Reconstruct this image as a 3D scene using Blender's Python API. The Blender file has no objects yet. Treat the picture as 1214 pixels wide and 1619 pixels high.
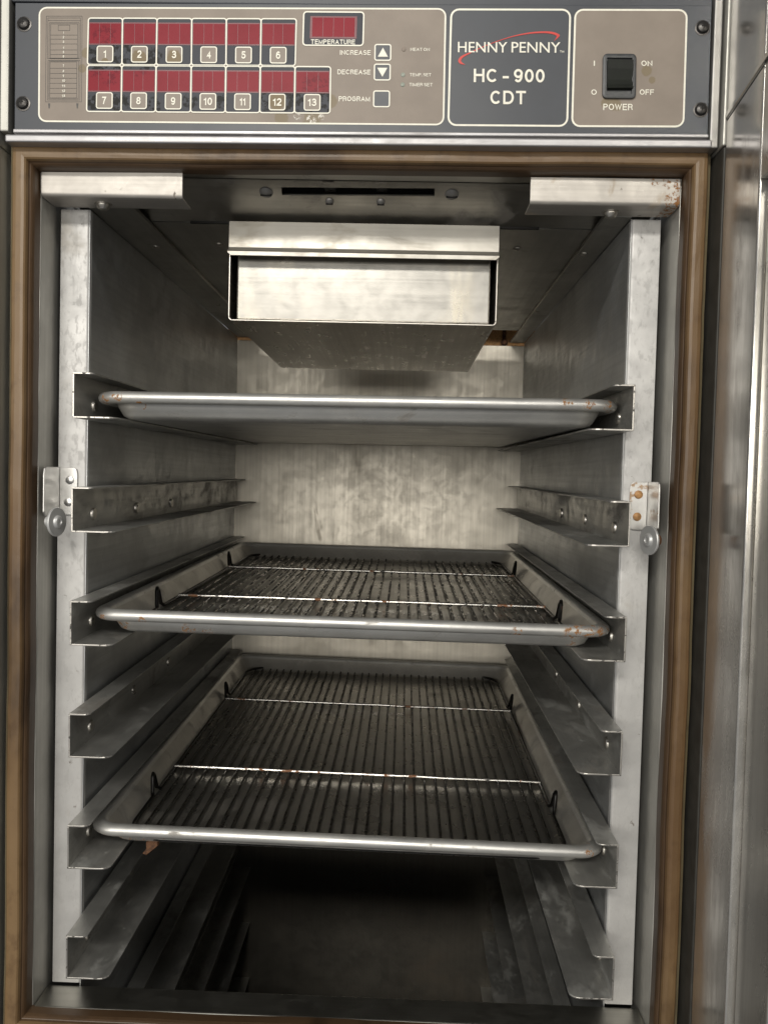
import bpy, bmesh, math, random
from mathutils import Vector, Matrix, noise
random.seed(4)
sc = bpy.context.scene
COL = sc.collection
PI = math.pi

# ------------------------------------------------------------------ camera, world, lamps
F_PX, YAW, PITCH, ROLL = 1315.37, .02391, .03608, -.02541      # measured from the photograph's perspective
CAM = Vector((.01339, -.74341, .00428))
PW, PH = 1214., 1619.
def _rot():
    Rz = Matrix.Rotation(YAW, 3, 'Z'); Rx = Matrix.Rotation(-PITCH, 3, 'X'); Ry = Matrix.Rotation(ROLL, 3, 'Y')
    return Rz @ Rx @ Ry
ROT = _rot()
cd = bpy.data.cameras.new('camera'); cam = bpy.data.objects.new('camera', cd); COL.objects.link(cam)
cd.sensor_fit = 'VERTICAL'; cd.sensor_height = 36.0; cd.lens = 36.0*F_PX/PH
cd.clip_start = .02; cd.clip_end = 60
cam.matrix_world = Matrix.Translation(CAM) @ (ROT @ Matrix(((1, 0, 0), (0, 0, -1), (0, 1, 0)))).to_4x4()
sc.camera = cam
sc.view_settings.view_transform = 'Standard'; sc.view_settings.look = 'None'
sc.view_settings.exposure = 0.42; sc.view_settings.gamma = 1.0
w = bpy.data.worlds.new("World"); sc.world = w; w.use_nodes = True
bg = w.node_tree.nodes['Background']; bg.inputs[0].default_value = (.96, .97, .98, 1); bg.inputs[1].default_value = .16
def lamp(name, loc, aim, sx, sy, power, col):
    l = bpy.data.lights.new(name, 'AREA'); l.shape = 'RECTANGLE'; l.size = sx; l.size_y = sy; l.energy = power; l.color = col
    o = bpy.data.objects.new(name, l); COL.objects.link(o); o.location = loc
    o.rotation_euler = (Vector(aim)-Vector(loc)).to_track_quat('-Z', 'Y').to_euler()
    return o
lamp('ceiling_or_fill_light', (-.55, -3.1, 1.62), (0, .1, -.05), 1.4, .30, 46, (1.0, .965, .89))
lamp('ceiling_or_fill_light', (-.80, -4.1, .33), (0, .1, -.05), 5.0, .80, 62, (1.0, .96, .88))  # fill: broad low panel added to light the back wall, no real fixture
lamp('ceiling_or_fill_light', (1.3, -1.6, 1.7), (0, 0, 0), .9, .3, 8, (1.0, .97, .91))
sc.cycles.use_denoising = True
sc.cycles.max_bounces = 10; sc.cycles.diffuse_bounces = 4; sc.cycles.glossy_bounces = 8
sc.cycles.sample_clamp_indirect = 4.0; sc.cycles.caustics_reflective = True

# measuring: a pixel of the photograph on a plane of the place
def ray(px, py): return ROT @ Vector(((px-PW/2)/F_PX, 1, -(py-PH/2)/F_PX))
def onY(px, py, Y):
    r = ray(px, py); return CAM + r*((Y-CAM.y)/r.y)
def onX(px, py, X):
    r = ray(px, py); return CAM + r*((X-CAM.x)/r.x)
def onZ(px, py, Z):
    r = ray(px, py); return CAM + r*((Z-CAM.z)/r.z)

# ------------------------------------------------------------------ materials
MATS = {}
class NT:
    def __init__(s, name):
        s.m = bpy.data.materials.new(name); s.m.use_nodes = True; s.t = s.m.node_tree; s.n = s.t.nodes
        s.b = s.n['Principled BSDF']; MATS[name] = s.m
    def new(s, typ, **kw):
        n = s.n.new(typ)
        for k, v in kw.items(): setattr(n, k, v)
        return n
    def link(s, a, b): s.t.links.new(a, b)
    def val(s, node, **kw):
        for k, v in kw.items(): node.inputs[k].default_value = v
        return node
    def pos(s, obj):
        if obj:
            tc = s.new('ShaderNodeTexCoord'); oi = s.new('ShaderNodeObjectInfo')
            a = s.new('ShaderNodeVectorMath', operation='ADD'); m = s.new('ShaderNodeVectorMath', operation='SCALE')
            s.link(tc.outputs['Object'], a.inputs[0])
            cx = s.new('ShaderNodeCombineXYZ')
            for i in range(3): s.link(oi.outputs['Random'], cx.inputs[i])
            s.link(cx.outputs[0], m.inputs[0]); m.inputs['Scale'].default_value = 7.3
            s.link(m.outputs[0], a.inputs[1]); return a.outputs[0]
        return s.new('ShaderNodeNewGeometry').outputs['Position']
    def noise(s, vec, scale, detail=4, rough=.55, stretch=None, dist=0.0):
        if stretch:
            mp = s.new('ShaderNodeMapping'); mp.inputs['Scale'].default_value = stretch; s.link(vec, mp.inputs[0]); vec = mp.outputs[0]
        n = s.new('ShaderNodeTexNoise'); s.link(vec, n.inputs['Vector'])
        n.inputs['Scale'].default_value = scale; n.inputs['Detail'].default_value = detail
        n.inputs['Roughness'].default_value = rough; n.inputs['Distortion'].default_value = dist
        return n.outputs['Fac']
    def ramp(s, fac, a, b, va=0.0, vb=1.0):
        r = s.new('ShaderNodeMapRange'); r.interpolation_type = 'SMOOTHSTEP'; s.link(fac, r.inputs[0])
        r.inputs[1].default_value = a; r.inputs[2].default_value = b; r.inputs[3].default_value = va; r.inputs[4].default_value = vb
        return r.outputs[0]
    def math(s, op, a, b):
        n = s.new('ShaderNodeMath', operation=op)
        for i, v in enumerate((a, b)):
            if isinstance(v, (int, float)): n.inputs[i].default_value = v
            else: s.link(v, n.inputs[i])
        return n.outputs[0]
    def mix(s, fac, a, b):
        n = s.new('ShaderNodeMix', data_type='RGBA')
        for sock, v in ((n.inputs[0], fac), (n.inputs[6], a), (n.inputs[7], b)):
            if isinstance(v, (int, float)): sock.default_value = v
            elif isinstance(v, tuple): sock.default_value = (*v, 1)
            else: s.link(v, sock)
        return n.outputs[2]
    def bump(s, h, strength, dist=.001):
        n = s.new('ShaderNodeBump'); n.inputs['Strength'].default_value = strength; n.inputs['Distance'].default_value = dist
        s.link(h, n.inputs['Height']); s.link(n.outputs[0], s.b.inputs['Normal'])
    def spots(s, vec, spots, nz, warp=.6):
        """mask that is 1 inside round ragged spots (x, z, r)"""
        out = None
        for x, z, r in spots:
            sub = s.new('ShaderNodeVectorMath', operation='SUBTRACT'); s.link(vec, sub.inputs[0]); sub.inputs[1].default_value = (x, 0, z)
            mul = s.new('ShaderNodeVectorMath', operation='MULTIPLY'); s.link(sub.outputs[0], mul.inputs[0]); mul.inputs[1].default_value = (1/r, 0, 1/r)
            ln = s.new('ShaderNodeVectorMath', operation='LENGTH'); s.link(mul.outputs[0], ln.inputs[0])
            out = ln.outputs['Value'] if out is None else s.math('MINIMUM', out, ln.outputs['Value'])
        v = s.math('ADD', out, s.math('MULTIPLY', s.math('SUBTRACT', nz, .5), warp*2))
        return s.ramp(v, 1.05, .75)

def steel(name, col, rough=.32, rv=.12, brush='x', bump=.05, obj=False, stains=(), mottle=.18, metallic=1.0, bscale=1.0, scratch=0.0, film=0.0, rust=()):
    s = NT(name); p = s.pos(obj)
    st = {'x': (4, 260, 260), 'y': (260, 4, 260), 'z': (260, 260, 4), None: (60, 60, 60)}[brush]
    br = s.noise(p, 1.0*bscale, 3, .6, st)
    big = s.noise(p, 9, 5, .6); mid = s.noise(p, 45, 5, .65, None, .6)
    c = s.mix(s.ramp(big, .3, .7), tuple(v*(1-mottle) for v in col), tuple(min(1, v*(1+mottle*.6)) for v in col))
    c = s.mix(s.math('MULTIPLY', s.ramp(br, .35, .7), .35), c, tuple(v*.72 for v in col))
    r = s.math('ADD', s.math('MULTIPLY', s.ramp(mid, .3, .7), rv), rough-rv*.5)
    r = s.math('ADD', r, s.math('MULTIPLY', s.math('SUBTRACT', br, .5), .12))
    met = None
    for scol, scale, lo, hi, amt, stretch in stains:
        mk = s.math('MULTIPLY', s.ramp(s.noise(p, scale, 6, .65, stretch, .4), lo, hi), amt)
        c = s.mix(mk, c, scol); r = s.math('ADD', r, s.math('MULTIPLY', mk, .35))
        inv = s.math('SUBTRACT', 1.0, s.math('MULTIPLY', mk, .85))
        met = s.math('MULTIPLY', inv, metallic if met is None else met)
    if rust:
        wp = s.pos(False); mk = s.math('MULTIPLY', s.spots(wp, rust, s.noise(wp, 160, 5, .65), .6), s.ramp(s.noise(wp, 210, 6, .7), .49, .56))
        sx_ = s.new('ShaderNodeSeparateXYZ'); s.link(wp, sx_.inputs[0]); mk = s.math('MULTIPLY', mk, s.ramp(sx_.outputs[1], .045, .030))
        c = s.mix(mk, c, s.mix(s.ramp(s.noise(wp, 420, 3, .6), .4, .6), RUST, (.30, .145, .05))); r = s.math('ADD', r, s.math('MULTIPLY', mk, .35))
        inv = s.math('SUBTRACT', 1.0, mk); met = s.math('MULTIPLY', inv, metallic if met is None else met)
    if scratch:
        sv = s.new('ShaderNodeTexVoronoi', feature='DISTANCE_TO_EDGE'); mp = s.new('ShaderNodeMapping')
        mp.inputs['Rotation'].default_value = (.3, .6, .4); mp.inputs['Scale'].default_value = (30, 30, 9); s.link(p, mp.inputs[0]); s.link(mp.outputs[0], sv.inputs['Vector'])
        k = s.math('MULTIPLY', s.math('MULTIPLY', s.ramp(sv.outputs[0], .006, .0), s.ramp(big, .5, .6)), scratch)
        c = s.mix(k, c, (.85, .82, .78))
    s.link(c, s.b.inputs['Base Color']); s.link(r, s.b.inputs['Roughness'])
    if met is None: s.b.inputs['Metallic'].default_value = metallic
    else: s.link(met, s.b.inputs['Metallic'])
    s.bump(s.math('ADD', s.math('MULTIPLY', br, .5), mid), bump, .0006)
    return s.m

RUST = (.22, .085, .025); GRIME = (.10, .075, .05); DARKGR = (.03, .028, .024); CHALK = (.42, .42, .40)
M = {}
M['front_steel'] = steel('front_steel', (.43, .42, .425), .46, .08, 'x', .02, metallic=.8, mottle=.12, stains=(((.30, .28, .26), 18, .55, .72, .4, (.3, 1, 1)),))
M['post_steel'] = steel('post_steel', (.50, .49, .45), .46, .08, 'z', .03, metallic=.7, mottle=.1)
M['header'] = steel('header_steel', (.52, .49, .45), .52, .10, 'x', .06, stains=((GRIME, 60, .66, .74, .8, None),), scratch=.5, metallic=.65)
M['jamb'] = steel('jamb_steel', (.54, .525, .48), .46, .12, 'z', .06, stains=((GRIME, 14, .62, .75, .35, (1, 1, .4)),), metallic=.55)
M['sill'] = steel('sill_steel', (.46, .45, .41), .38, .08, 'x', .02, mottle=.08)
M['lower_shade'] = steel('lower_steel_shaded', (.21, .195, .165), .55, .12, 'z', .08, stains=((GRIME, 5, .40, .75, .4, None), ((.12, .07, .03), 4, .52, .75, .35, None)), mottle=.1, metallic=.8)  # base colour darkened for the unlit lower cavity, with brown grime on top
M['upright'] = steel('upright_metal', (.58, .57, .555), .52, .15, None, .12, stains=((GRIME, 90, .68, .73, .75, None), ((.42, .36, .27), 12, .58, .74, .35, None), ((.40, .39, .375), 200, .52, .62, .35, (1, 1, .5)), ((.38, .37, .355), 70, .60, .70, .2, (1.6, 1, .15))), mottle=.07, metallic=.35, scratch=.3)
M['sheet'] = steel('side_sheet_metal', (.56, .57, .57), .44, .14, 'y', .14, stains=((CHALK, 34, .60, .72, .35, (1, .6, 1)), (CHALK, 190, .60, .68, .35, (1, .35, 1)), (GRIME, 12, .58, .74, .3, None)), mottle=.2, metallic=.8)
M['rail'] = steel('rail_metal', (.47, .465, .44), .42, .16, 'y', .18, obj=True, stains=((GRIME, 20, .51, .65, .5, (1, .5, 1)), (CHALK, 19, .53, .68, .55, (1, .45, 1.3)), (CHALK, 70, .63, .69, .45, (1, .6, 1)), ((.14, .08, .045), 120, .68, .73, .85, None)), mottle=.25, metallic=.75)
M['ceiling'] = steel('ceiling_steel', (.50, .49, .46), .38, .10, 'y', .08, stains=((GRIME, 16, .55, .75, .35, None), ((.12, .07, .03), 40, .68, .74, .5, None)))
M['back'] = steel('back_wall_steel', (.60, .56, .485), .46, .10, 'z', .05, stains=(((.36, .31, .23), 5, .48, .75, .3, (1, 1, .6)), (GRIME, 60, .68, .76, .3, (1, 1, .2)), ((.28, .23, .16), 34, .64, .72, .25, (1, 1, .12))), mottle=.08, bscale=.8)
M['slot_plate'] = steel('vent_plate_steel', (.50, .48, .44), .36, .12, 'x', .08, stains=((GRIME, 24, .56, .72, .5, None),))
M['drawer'] = steel('drawer_steel', (.39, .375, .345), .23, .04, 'x', .015, stains=(((.50, .38, .14), 5, .50, .66, .4, (1, 1, .4)),), scratch=.9, metallic=.92, mottle=.03)  # yellow patches are reflections painted into the drawer's colour
M['sleeve'] = steel('sleeve_steel', (.54, .51, .46), .30, .06, 'y', .006, mottle=.10)
M['drawer_lip'] = steel('drawer_lip_steel', (.42, .40, .36), .44, .10, 'x', .06, stains=(((.25, .20, .12), 30, .5, .7, .3, (.4, 1, 1)),), metallic=.85, mottle=.1)
def wxz(px, py, r, y=.02):
    q = onY(px, py, y); return (q.x, q.z, r*.00058)
M['header_rusty'] = steel('header_steel_stained', (.52, .49, .45), .52, .10, 'x', .06, stains=((GRIME, 60, .66, .74, .8, None), ((.50, .40, .28), 26, .54, .66, .45, None)), scratch=.4, metallic=.65, rust=[wxz(1072, 300, 17, 0), wxz(1066, 318, 16, 0), wxz(1052, 284, 11, 0), wxz(1075, 285, 14, 0), wxz(1035, 287, 7, 0)])
PANRUST = {0: [wxz(895, 636, 10), wxz(930, 640, 11), wxz(960, 642, 11), wxz(190, 627, 9), wxz(167, 630, 10), wxz(222, 640, 6)],
           2: [wxz(905, 1000, 18), wxz(928, 1001, 17), wxz(951, 1003, 15), wxz(815, 997, 9), wxz(164, 976, 9), wxz(186, 990, 12), wxz(292, 999, 12), wxz(322, 1003, 10), wxz(905, 1018, 10), wxz(228, 980, 7)],
           4: [wxz(168, 1320, 9), wxz(192, 1332, 12), wxz(215, 1345, 13), wxz(250, 1334, 8), wxz(930, 1345, 8)]}
for k_, sp_ in PANRUST.items():
    M['pan%d' % k_] = steel('sheet_pan_aluminium', (.67, .66, .63), .42, .14, 'x', .12, obj=True, stains=((GRIME, 45, .60, .70, .55, (.5, 1, 1)), ((.20, .16, .10), 9, .60, .75, .35, None), (DARKGR, 190, .70, .73, .8, None)), mottle=.18, scratch=.4, metallic=.75, rust=sp_)
M['pan_floor'] = steel('sheet_pan_floor', (.42, .40, .365), .30, .08, 'y', .03, obj=True, stains=((GRIME, 7, .52, .75, .4, None), (DARKGR, 120, .70, .74, .6, None)), mottle=.14, metallic=.9)
M['pan_inner'] = steel('sheet_pan_inner_wall', (.56, .54, .50), .42, .10, None, .04, obj=True, stains=((GRIME, 16, .54, .74, .5, None),), mottle=.12, metallic=.8)
M['bar'] = steel('rack_bar_steel', (.72, .70, .66), .26, .1, None, .10, obj=True, stains=((RUST, 55, .56, .60, .95, None), (DARKGR, 95, .60, .64, .9, None)))
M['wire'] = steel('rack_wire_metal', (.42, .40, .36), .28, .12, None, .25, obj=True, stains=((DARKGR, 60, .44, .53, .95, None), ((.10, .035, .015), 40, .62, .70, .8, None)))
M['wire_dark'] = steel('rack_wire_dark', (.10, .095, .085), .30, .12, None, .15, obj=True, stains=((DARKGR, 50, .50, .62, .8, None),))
M['loop'] = steel('rack_frame_wire', (.07, .068, .065), .34, .14, None, .2, obj=True, stains=(((.12, .05, .02), 50, .60, .68, .8, None),))
M['door'] = steel('door_steel', (.62, .60, .565), .17, .05, 'z', .02, stains=((GRIME, 30, .68, .74, .4, (1, 1, .3)), ((.45, .43, .40), 16, .50, .72, .45, (1, 1, .25))), mottle=.08, metallic=.85, scratch=.4)
M['door_dull'] = steel('door_face_steel', (.66, .64, .60), .30, .06, 'z', .02, stains=((GRIME, 12, .60, .76, .3, (1, 1, .3)),), mottle=.06, metallic=.85)
M['dull_post'] = steel('dull_post_steel', (.34, .33, .315), .45, .08, 'z', .03, metallic=.7, mottle=.1)
M['rail_edge'] = steel('bare_edge', (.66, .63, .58), .4, .1, None, .1, stains=((DARKGR, 170, .58, .62, .9, None), (RUST, 120, .66, .70, .8, None)))
M['latch'] = steel('latch_steel', (.64, .63, .61), .36, .12, None, .10, stains=((GRIME, 80, .66, .72, .6, None),))
M['latch_rusty'] = steel('latch_steel_stained', (.64, .63, .61), .36, .12, None, .10, stains=(((.42, .24, .10), 42, .58, .62, .75, None),))
M['disc'] = steel('disc_steel', (.62, .62, .61), .42, .1, None, .06, metallic=.5)

def plain(name, col, rough=.5, metallic=0.0, var=.12, scale=60, bump=0.0, spec=.5):
    s = NT(name); p = s.pos(False)
    n = s.noise(p, scale, 5, .6)
    c = s.mix(s.ramp(n, .3, .7), tuple(v*(1-var) for v in col), tuple(min(1, v*(1+var)) for v in col))
    s.link(c, s.b.inputs['Base Color']); s.b.inputs['Metallic'].default_value = metallic
    s.link(s.math('ADD', s.math('MULTIPLY', n, .16), rough-.08), s.b.inputs['Roughness']); s.b.inputs['Specular IOR Level'].default_value = spec
    if bump: s.bump(n, bump, .0005)
    return s.m
M['gap_shade_grime'] = plain('shaded_grimy_gap', (.050, .047, .040), .6, .2, .2, 60, .05)  # dirt plus the shade of the deep gap, both put into the colour
M['board'] = plain('panel_charcoal', (.045, .050, .061), .42, 0, .10, 25)
M['white'] = plain('panel_print_white', (.86, .83, .72), .5, 0, .05, 200)
M['logo_red'] = plain('panel_print_red', (.62, .045, .035), .45, 0, .05, 80)
M['ink'] = plain('panel_print_dark', (.075, .07, .065), .5, 0, .1, 200)
M['black'] = plain('black_plastic', (.018, .018, .017), .5, 0, .2, 90, .2)
M['switch_frame'] = plain('switch_frame_plastic', (.05, .052, .055), .42, 0, .2, 200, .15)
M['rocker'] = plain('rocker_plastic', (.010, .012, .009), .55, 0, .3, 120, .1, .25)
M['void'] = plain('dark_cavity', (.012, .011, .010), .8, 0, .2, 30)
M['screw'] = plain('blackened_screw', (.075, .071, .068), .34, .8, .15, 300, .1)
M['screw_steel'] = plain('screw_steel', (.55, .52, .47), .30, .9, .2, 300, .1)
M['rust'] = plain('rust', (.11, .05, .022), .8, .1, .5, 260, .6)
M['rivet_rust'] = plain('rusty_rivet', (.46, .25, .10), .55, .3, .3, 200, .3)
M['lens'] = plain('indicator_lens', (.30, .33, .28), .3, 0, .1, 200)
def stained_print(name, col, spots, scol, amt, nscale=260, spots2=(), scol2=(.2, .15, .07), amt2=.5, lo=.46, hi=.56, rough=.45):
    s = NT(name); p = s.pos(False); nz = s.noise(p, 130, 5, .65)
    base = s.noise(p, 30, 4, .6)
    c = s.mix(s.ramp(base, .3, .7), tuple(v*.93 for v in col), tuple(v*1.06 for v in col))
    if spots2:
        c = s.mix(s.math('MULTIPLY', s.spots(p, spots2, nz, .55), amt2), c, scol2)
    if spots:
        fl = s.math('MULTIPLY', s.spots(p, spots, nz, .7), s.ramp(s.noise(p, nscale, 6, .7), lo, hi))
        c = s.mix(s.math('MULTIPLY', fl, amt), c, scol)
    s.link(c, s.b.inputs['Base Color']); s.b.inputs['Roughness'].default_value = rough; s.b.inputs['Specular IOR Level'].default_value = .2
    return s.m
PY = -.025
def xz(px, py, r):
    q = onY(px, py, PY); return (q.x, q.z, r*.00055)
M['taupe'] = stained_print('panel_taupe', (.285, .242, .205), [xz(492, 190, 9), xz(470, 184, 6), xz(508, 186, 6)], (.75, .72, .66), .9, 420,
                           [xz(522, 160, 12), xz(445, 186, 11), xz(137, 84, 9), xz(495, 187, 17), xz(1022, 112, 9), xz(1030, 126, 6), xz(972, 166, 11), xz(957, 163, 8), xz(130, 108, 7)], (.20, .155, .075), .55, .50, .56)
M['key'] = stained_print('panel_key_taupe', (.29, .25, .215), [], (0, 0, 0), 0, 200, [xz(221, 92, 13), xz(276, 94, 14), xz(439, 160, 16), xz(167, 98, 6)], (.17, .115, .03), .6)
M['field'] = stained_print('panel_display_field', (.052, .055, .066), [xz(150, 84, 18), xz(186, 86, 22), xz(206, 90, 26), xz(240, 92, 16), xz(160, 106, 16), xz(225, 104, 16), xz(150, 162, 14), xz(186, 162, 16), xz(206, 164, 12), xz(243, 166, 14), xz(455, 160, 24), xz(425, 160, 18), xz(505, 160, 26), xz(480, 158, 22), xz(300, 160, 12), xz(350, 162, 12)], (.003, .003, .003), 1.0, 170, [xz(437, 178, 14)], (.14, .13, .12), .5, .47, .53)
def red_window():
    s = NT('display_red'); p = s.pos(False); nz = s.noise(p, 130, 5, .65)
    n = s.noise(p, 30, 4, .6)
    c = s.mix(s.ramp(n, .3, .7), (.21, .010, .020), (.25, .014, .026))
    fl = s.math('MULTIPLY', s.spots(p, [xz(166, 60, 20), xz(172, 116, 20), xz(152, 110, 14), xz(494, 136, 18), xz(512, 142, 18), xz(222, 112, 12)], nz, .7), s.ramp(s.noise(p, 300, 6, .7), .48, .56))
    c = s.mix(s.math('MULTIPLY', fl, .85), c, (.14, .004, .014))
    s.link(c, s.b.inputs['Base Color']); s.b.inputs['Roughness'].default_value = .35; s.b.inputs['Specular IOR Level'].default_value = .12
    return s.m
M['red'] = red_window()
M['red_dim'] = plain('display_red_edge', (.16, .03, .04), .4, 0, .1, 80)
def gasket_mat(name, a, b, dark):
    s = NT(name); p = s.pos(False)
    n = s.noise(p, 3.5, 5, .6, (1, 1, .8)); n2 = s.noise(p, 75, 6, .7, (.8, 1, .6))
    c = s.mix(s.ramp(n, .35, .66), a, b)
    c = s.mix(s.math('MULTIPLY', s.ramp(n2, .5, .75), .5), c, dark)
    c = s.mix(s.math('MULTIPLY', s.ramp(s.noise(p, 14, 5, .6, (1, 1, .3)), .50, .70), .7), c, tuple(v*.45 for v in dark))
    s.link(c, s.b.inputs['Base Color']); s.b.inputs['Roughness'].default_value = .42
    s.bump(n2, .2, .0008)
    return s.m
M['gasket'] = gasket_mat('gasket_rubber', (.205, .130, .062), (.125, .070, .031), (.075, .038, .016))
M['gasket_in'] = gasket_mat('gasket_inner_rubber', (.105, .062, .032), (.07, .040, .020), (.035, .018, .009))
M['gasket_out'] = gasket_mat('gasket_flange_rubber', (.20, .165, .10), (.13, .10, .055), (.07, .045, .022))

# ------------------------------------------------------------------ mesh helpers
class MB:
    def __init__(s): s.v = []; s.f = []; s.m = []; s.sm = []
    def add(s, vs, fs, mi=0, smooth=False):
        o = len(s.v); s.v += [tuple(v) for v in vs]
        for f in fs: s.f.append([o+i for i in f]); s.m.append(mi); s.sm.append(smooth)
    def box(s, x0, x1, y0, y1, z0, z1, mi=0):
        vs = [(x, y, z) for x in (x0, x1) for y in (y0, y1) for z in (z0, z1)]
        s.add(vs, [(0, 1, 3, 2), (4, 6, 7, 5), (0, 4, 5, 1), (2, 3, 7, 6), (0, 2, 6, 4), (1, 5, 7, 3)], mi)
    def prism(s, poly, d, mi=0, smooth=False):
        """poly: list of 3d points, d: extrusion vector"""
        n = len(poly); d = Vector(d); a = [Vector(p) for p in poly]; b = [p+d for p in a]
        s.add(a+b, [tuple(range(n))[::-1], tuple(range(n, 2*n))]+[(i, (i+1) % n, n+(i+1) % n, n+i) for i in range(n)], mi, smooth)
    def sheet(s, pts, mi=0): s.add(pts, [tuple(range(len(pts)))], mi)
    def loft(s, loops, closed=True, capa=False, capb=False, mi=0, smooth=True, mis=None):
        n = len(loops[0]); vs = [p for l in loops for p in l]
        o = len(s.v); s.v += [tuple(v) for v in vs]
        for i in range(len(loops)-1):
            for j in range(n if closed else n-1):
                k = (j+1) % n
                s.f.append([o+i*n+j, o+i*n+k, o+(i+1)*n+k, o+(i+1)*n+j]); s.m.append(mis[i] if mis else mi); s.sm.append(smooth)
        if capa: s.f.append([o+j for j in range(n)][::-1]); s.m.append(mi); s.sm.append(False)
        if capb: s.f.append([o+(len(loops)-1)*n+j for j in range(n)]); s.m.append(mi); s.sm.append(False)
    def tube(s, pts, r, seg=8, closed=False, mi=0):
        pts = [Vector(p) for p in pts]; n = len(pts); loops = []; up = Vector((0, 0, 1))
        for i, p in enumerate(pts):
            a = pts[(i-1) % n] if (closed or i) else p; b = pts[(i+1) % n] if (closed or i < n-1) else p
            t = (b-a).normalized(); u = t.cross(up)
            if u.length < .05: u = t.cross(Vector((0, 1, 0)))
            u.normalize(); v = u.cross(t)
            rr = r[i] if isinstance(r, (list, tuple)) else r
            loops.append([p+(u*math.cos(q*2*PI/seg)+v*math.sin(q*2*PI/seg))*rr for q in range(seg)])
        if closed: loops.append(loops[0])
        s.loft(loops, True, not closed, not closed, mi, True)
    def lathe(s, prof, c, axis, seg=20, mi=0, smooth=True):
        """prof: (radius, height along axis)"""
        c = Vector(c); q = Vector((0, 0, 1)).rotation_difference(Vector(axis).normalized())
        loops = [[c+q @ Vector((r*math.cos(i*2*PI/seg), r*math.sin(i*2*PI/seg), h)) for i in range(seg)] for r, h in prof]
        s.loft(loops, True, True, True, mi, smooth)
    def build(s, name, mats, parent=None, bevel=0.0, off=None, sharp=35, segs=2):
        me = bpy.data.meshes.new(name); off = off if off is not None else (parent['_base'] if parent is not None and '_base' in parent else None)
        vs = s.v
        if off is not None: vs = [(a-off[0], b-off[1], c-off[2]) for a, b, c in vs]
        me.from_pydata(vs, [], s.f)
        if not isinstance(mats, (list, tuple)): mats = [mats]
        for m_ in mats: me.materials.append(m_)
        me.polygons.foreach_set('material_index', s.m); me.polygons.foreach_set('use_smooth', s.sm)
        bm = bmesh.new(); bm.from_mesh(me); bmesh.ops.recalc_face_normals(bm, faces=bm.faces)
        for e in bm.edges:
            if len(e.link_faces) == 2 and e.calc_face_angle(0) > math.radians(sharp): e.smooth = False
        bm.to_mesh(me); bm.free(); me.update()
        o = bpy.data.objects.new(name, me); COL.objects.link(o)
        if parent is not None: o.parent = parent
        if bevel:
            b = o.modifiers.new('edge', 'BEVEL'); b.width = bevel; b.segments = segs; b.limit_method = 'ANGLE'; b.angle_limit = math.radians(40); b.harden_normals = False
        return o
def tag(o, label=None, cat=None, group=None, kind=None):
    if label: o['label'] = label
    if cat: o['category'] = cat
    if group: o['group'] = group
    if kind: o['kind'] = kind
    return o
def thing(name, label, cat, loc=(0, 0, 0), group=None):
    o = bpy.data.objects.new(name, None); COL.objects.link(o); o.location = loc; o.empty_display_size = .05
    return tag(o, label, cat, group)
BASE = {}
def tbase(o): return tuple(o.location)
def rrect(x0, x1, z0, z1, r, n=5):
    out = []
    for cx, cz, a in ((x1-r, z1-r, 0), (x0+r, z1-r, 90), (x0+r, z0+r, 180), (x1-r, z0+r, 270)):
        for i in range(n+1):
            t = math.radians(a+90*i/n); out.append((cx+r*math.cos(t), cz+r*math.sin(t)))
    return out

# key sizes (metres)
XJL, XJR = -.3182, .2483          # door opening, left and right
XWL, XWR = -.2866, .2152          # inner side sheets
YC, YB = .0358, .725              # uprights, back wall
XRL, XRR, YR = -.2829, .2121, -.0094
ZT, ZSILL, ZCEIL, ZFLOOR = .2745, -.4885, .256, -1.22
Z0, DZ, RH, W1, W2 = .0932, .1019, .0388, .0192, .0385
def ztop(x): return .2725+(x-XJL)/(XJR-XJL)*.0040

# ================================================================== the cabinet
cab = thing('holding_cabinet', 'open stainless steel food holding cabinet with brown door gasket and control panel on top', 'cabinet', (-.035, .35, -.78))
CB = tbase(cab)
def part(mb, name, mats, bevel=0.0, parent=cab, **k): return mb.build(name, mats, parent, bevel, CB if parent is cab else (0, 0, 0), **k)
def sub(mb, name, mats, parent, bevel=0.0, **k): return mb.build(name, mats, parent, bevel, CB, **k)

# -- outer shell left and right of the opening
b = MB(); b.box(-.46, -.3418, -.030, .76, -1.24, .2845); b.box(-.46, -.3418, -.0302, .76, .2853, .46); part(b, 'side_shell', M['post_steel'], .0012)
b = MB(); b.box(-.3414, -.3338, -.0275, .05, .2965, .46); part(b, 'panel_jamb', M['post_steel'], .0012)
b = MB(); b.box(.2612, .2682, -.0290, .05, .291, .46); part(b, 'panel_jamb', M['dull_post'], .0012)
b = MB(); b.box(.2705, .34, -.036, .76, -1.24, .2895, 1); b.box(.2693, .34, -.0362, .76, .2903, .46); part(b, 'side_shell', [M['post_steel'], M['gap_shade_grime']], .0012)
b = MB(); b.box(-.3415, -.3385, .045, .05, -1.2, .29); b.box(.2665, .2704, .045, .05, -1.2, .30); b.box(-.3415, .2692, .05, .052, .2845, .46); part(b, 'gap_backing', M['void'])
b = MB(); b.box(-.3336, .2608, -.024, .05, .4075, .46); part(b, 'top_trim', M['board'], .001)
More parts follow.
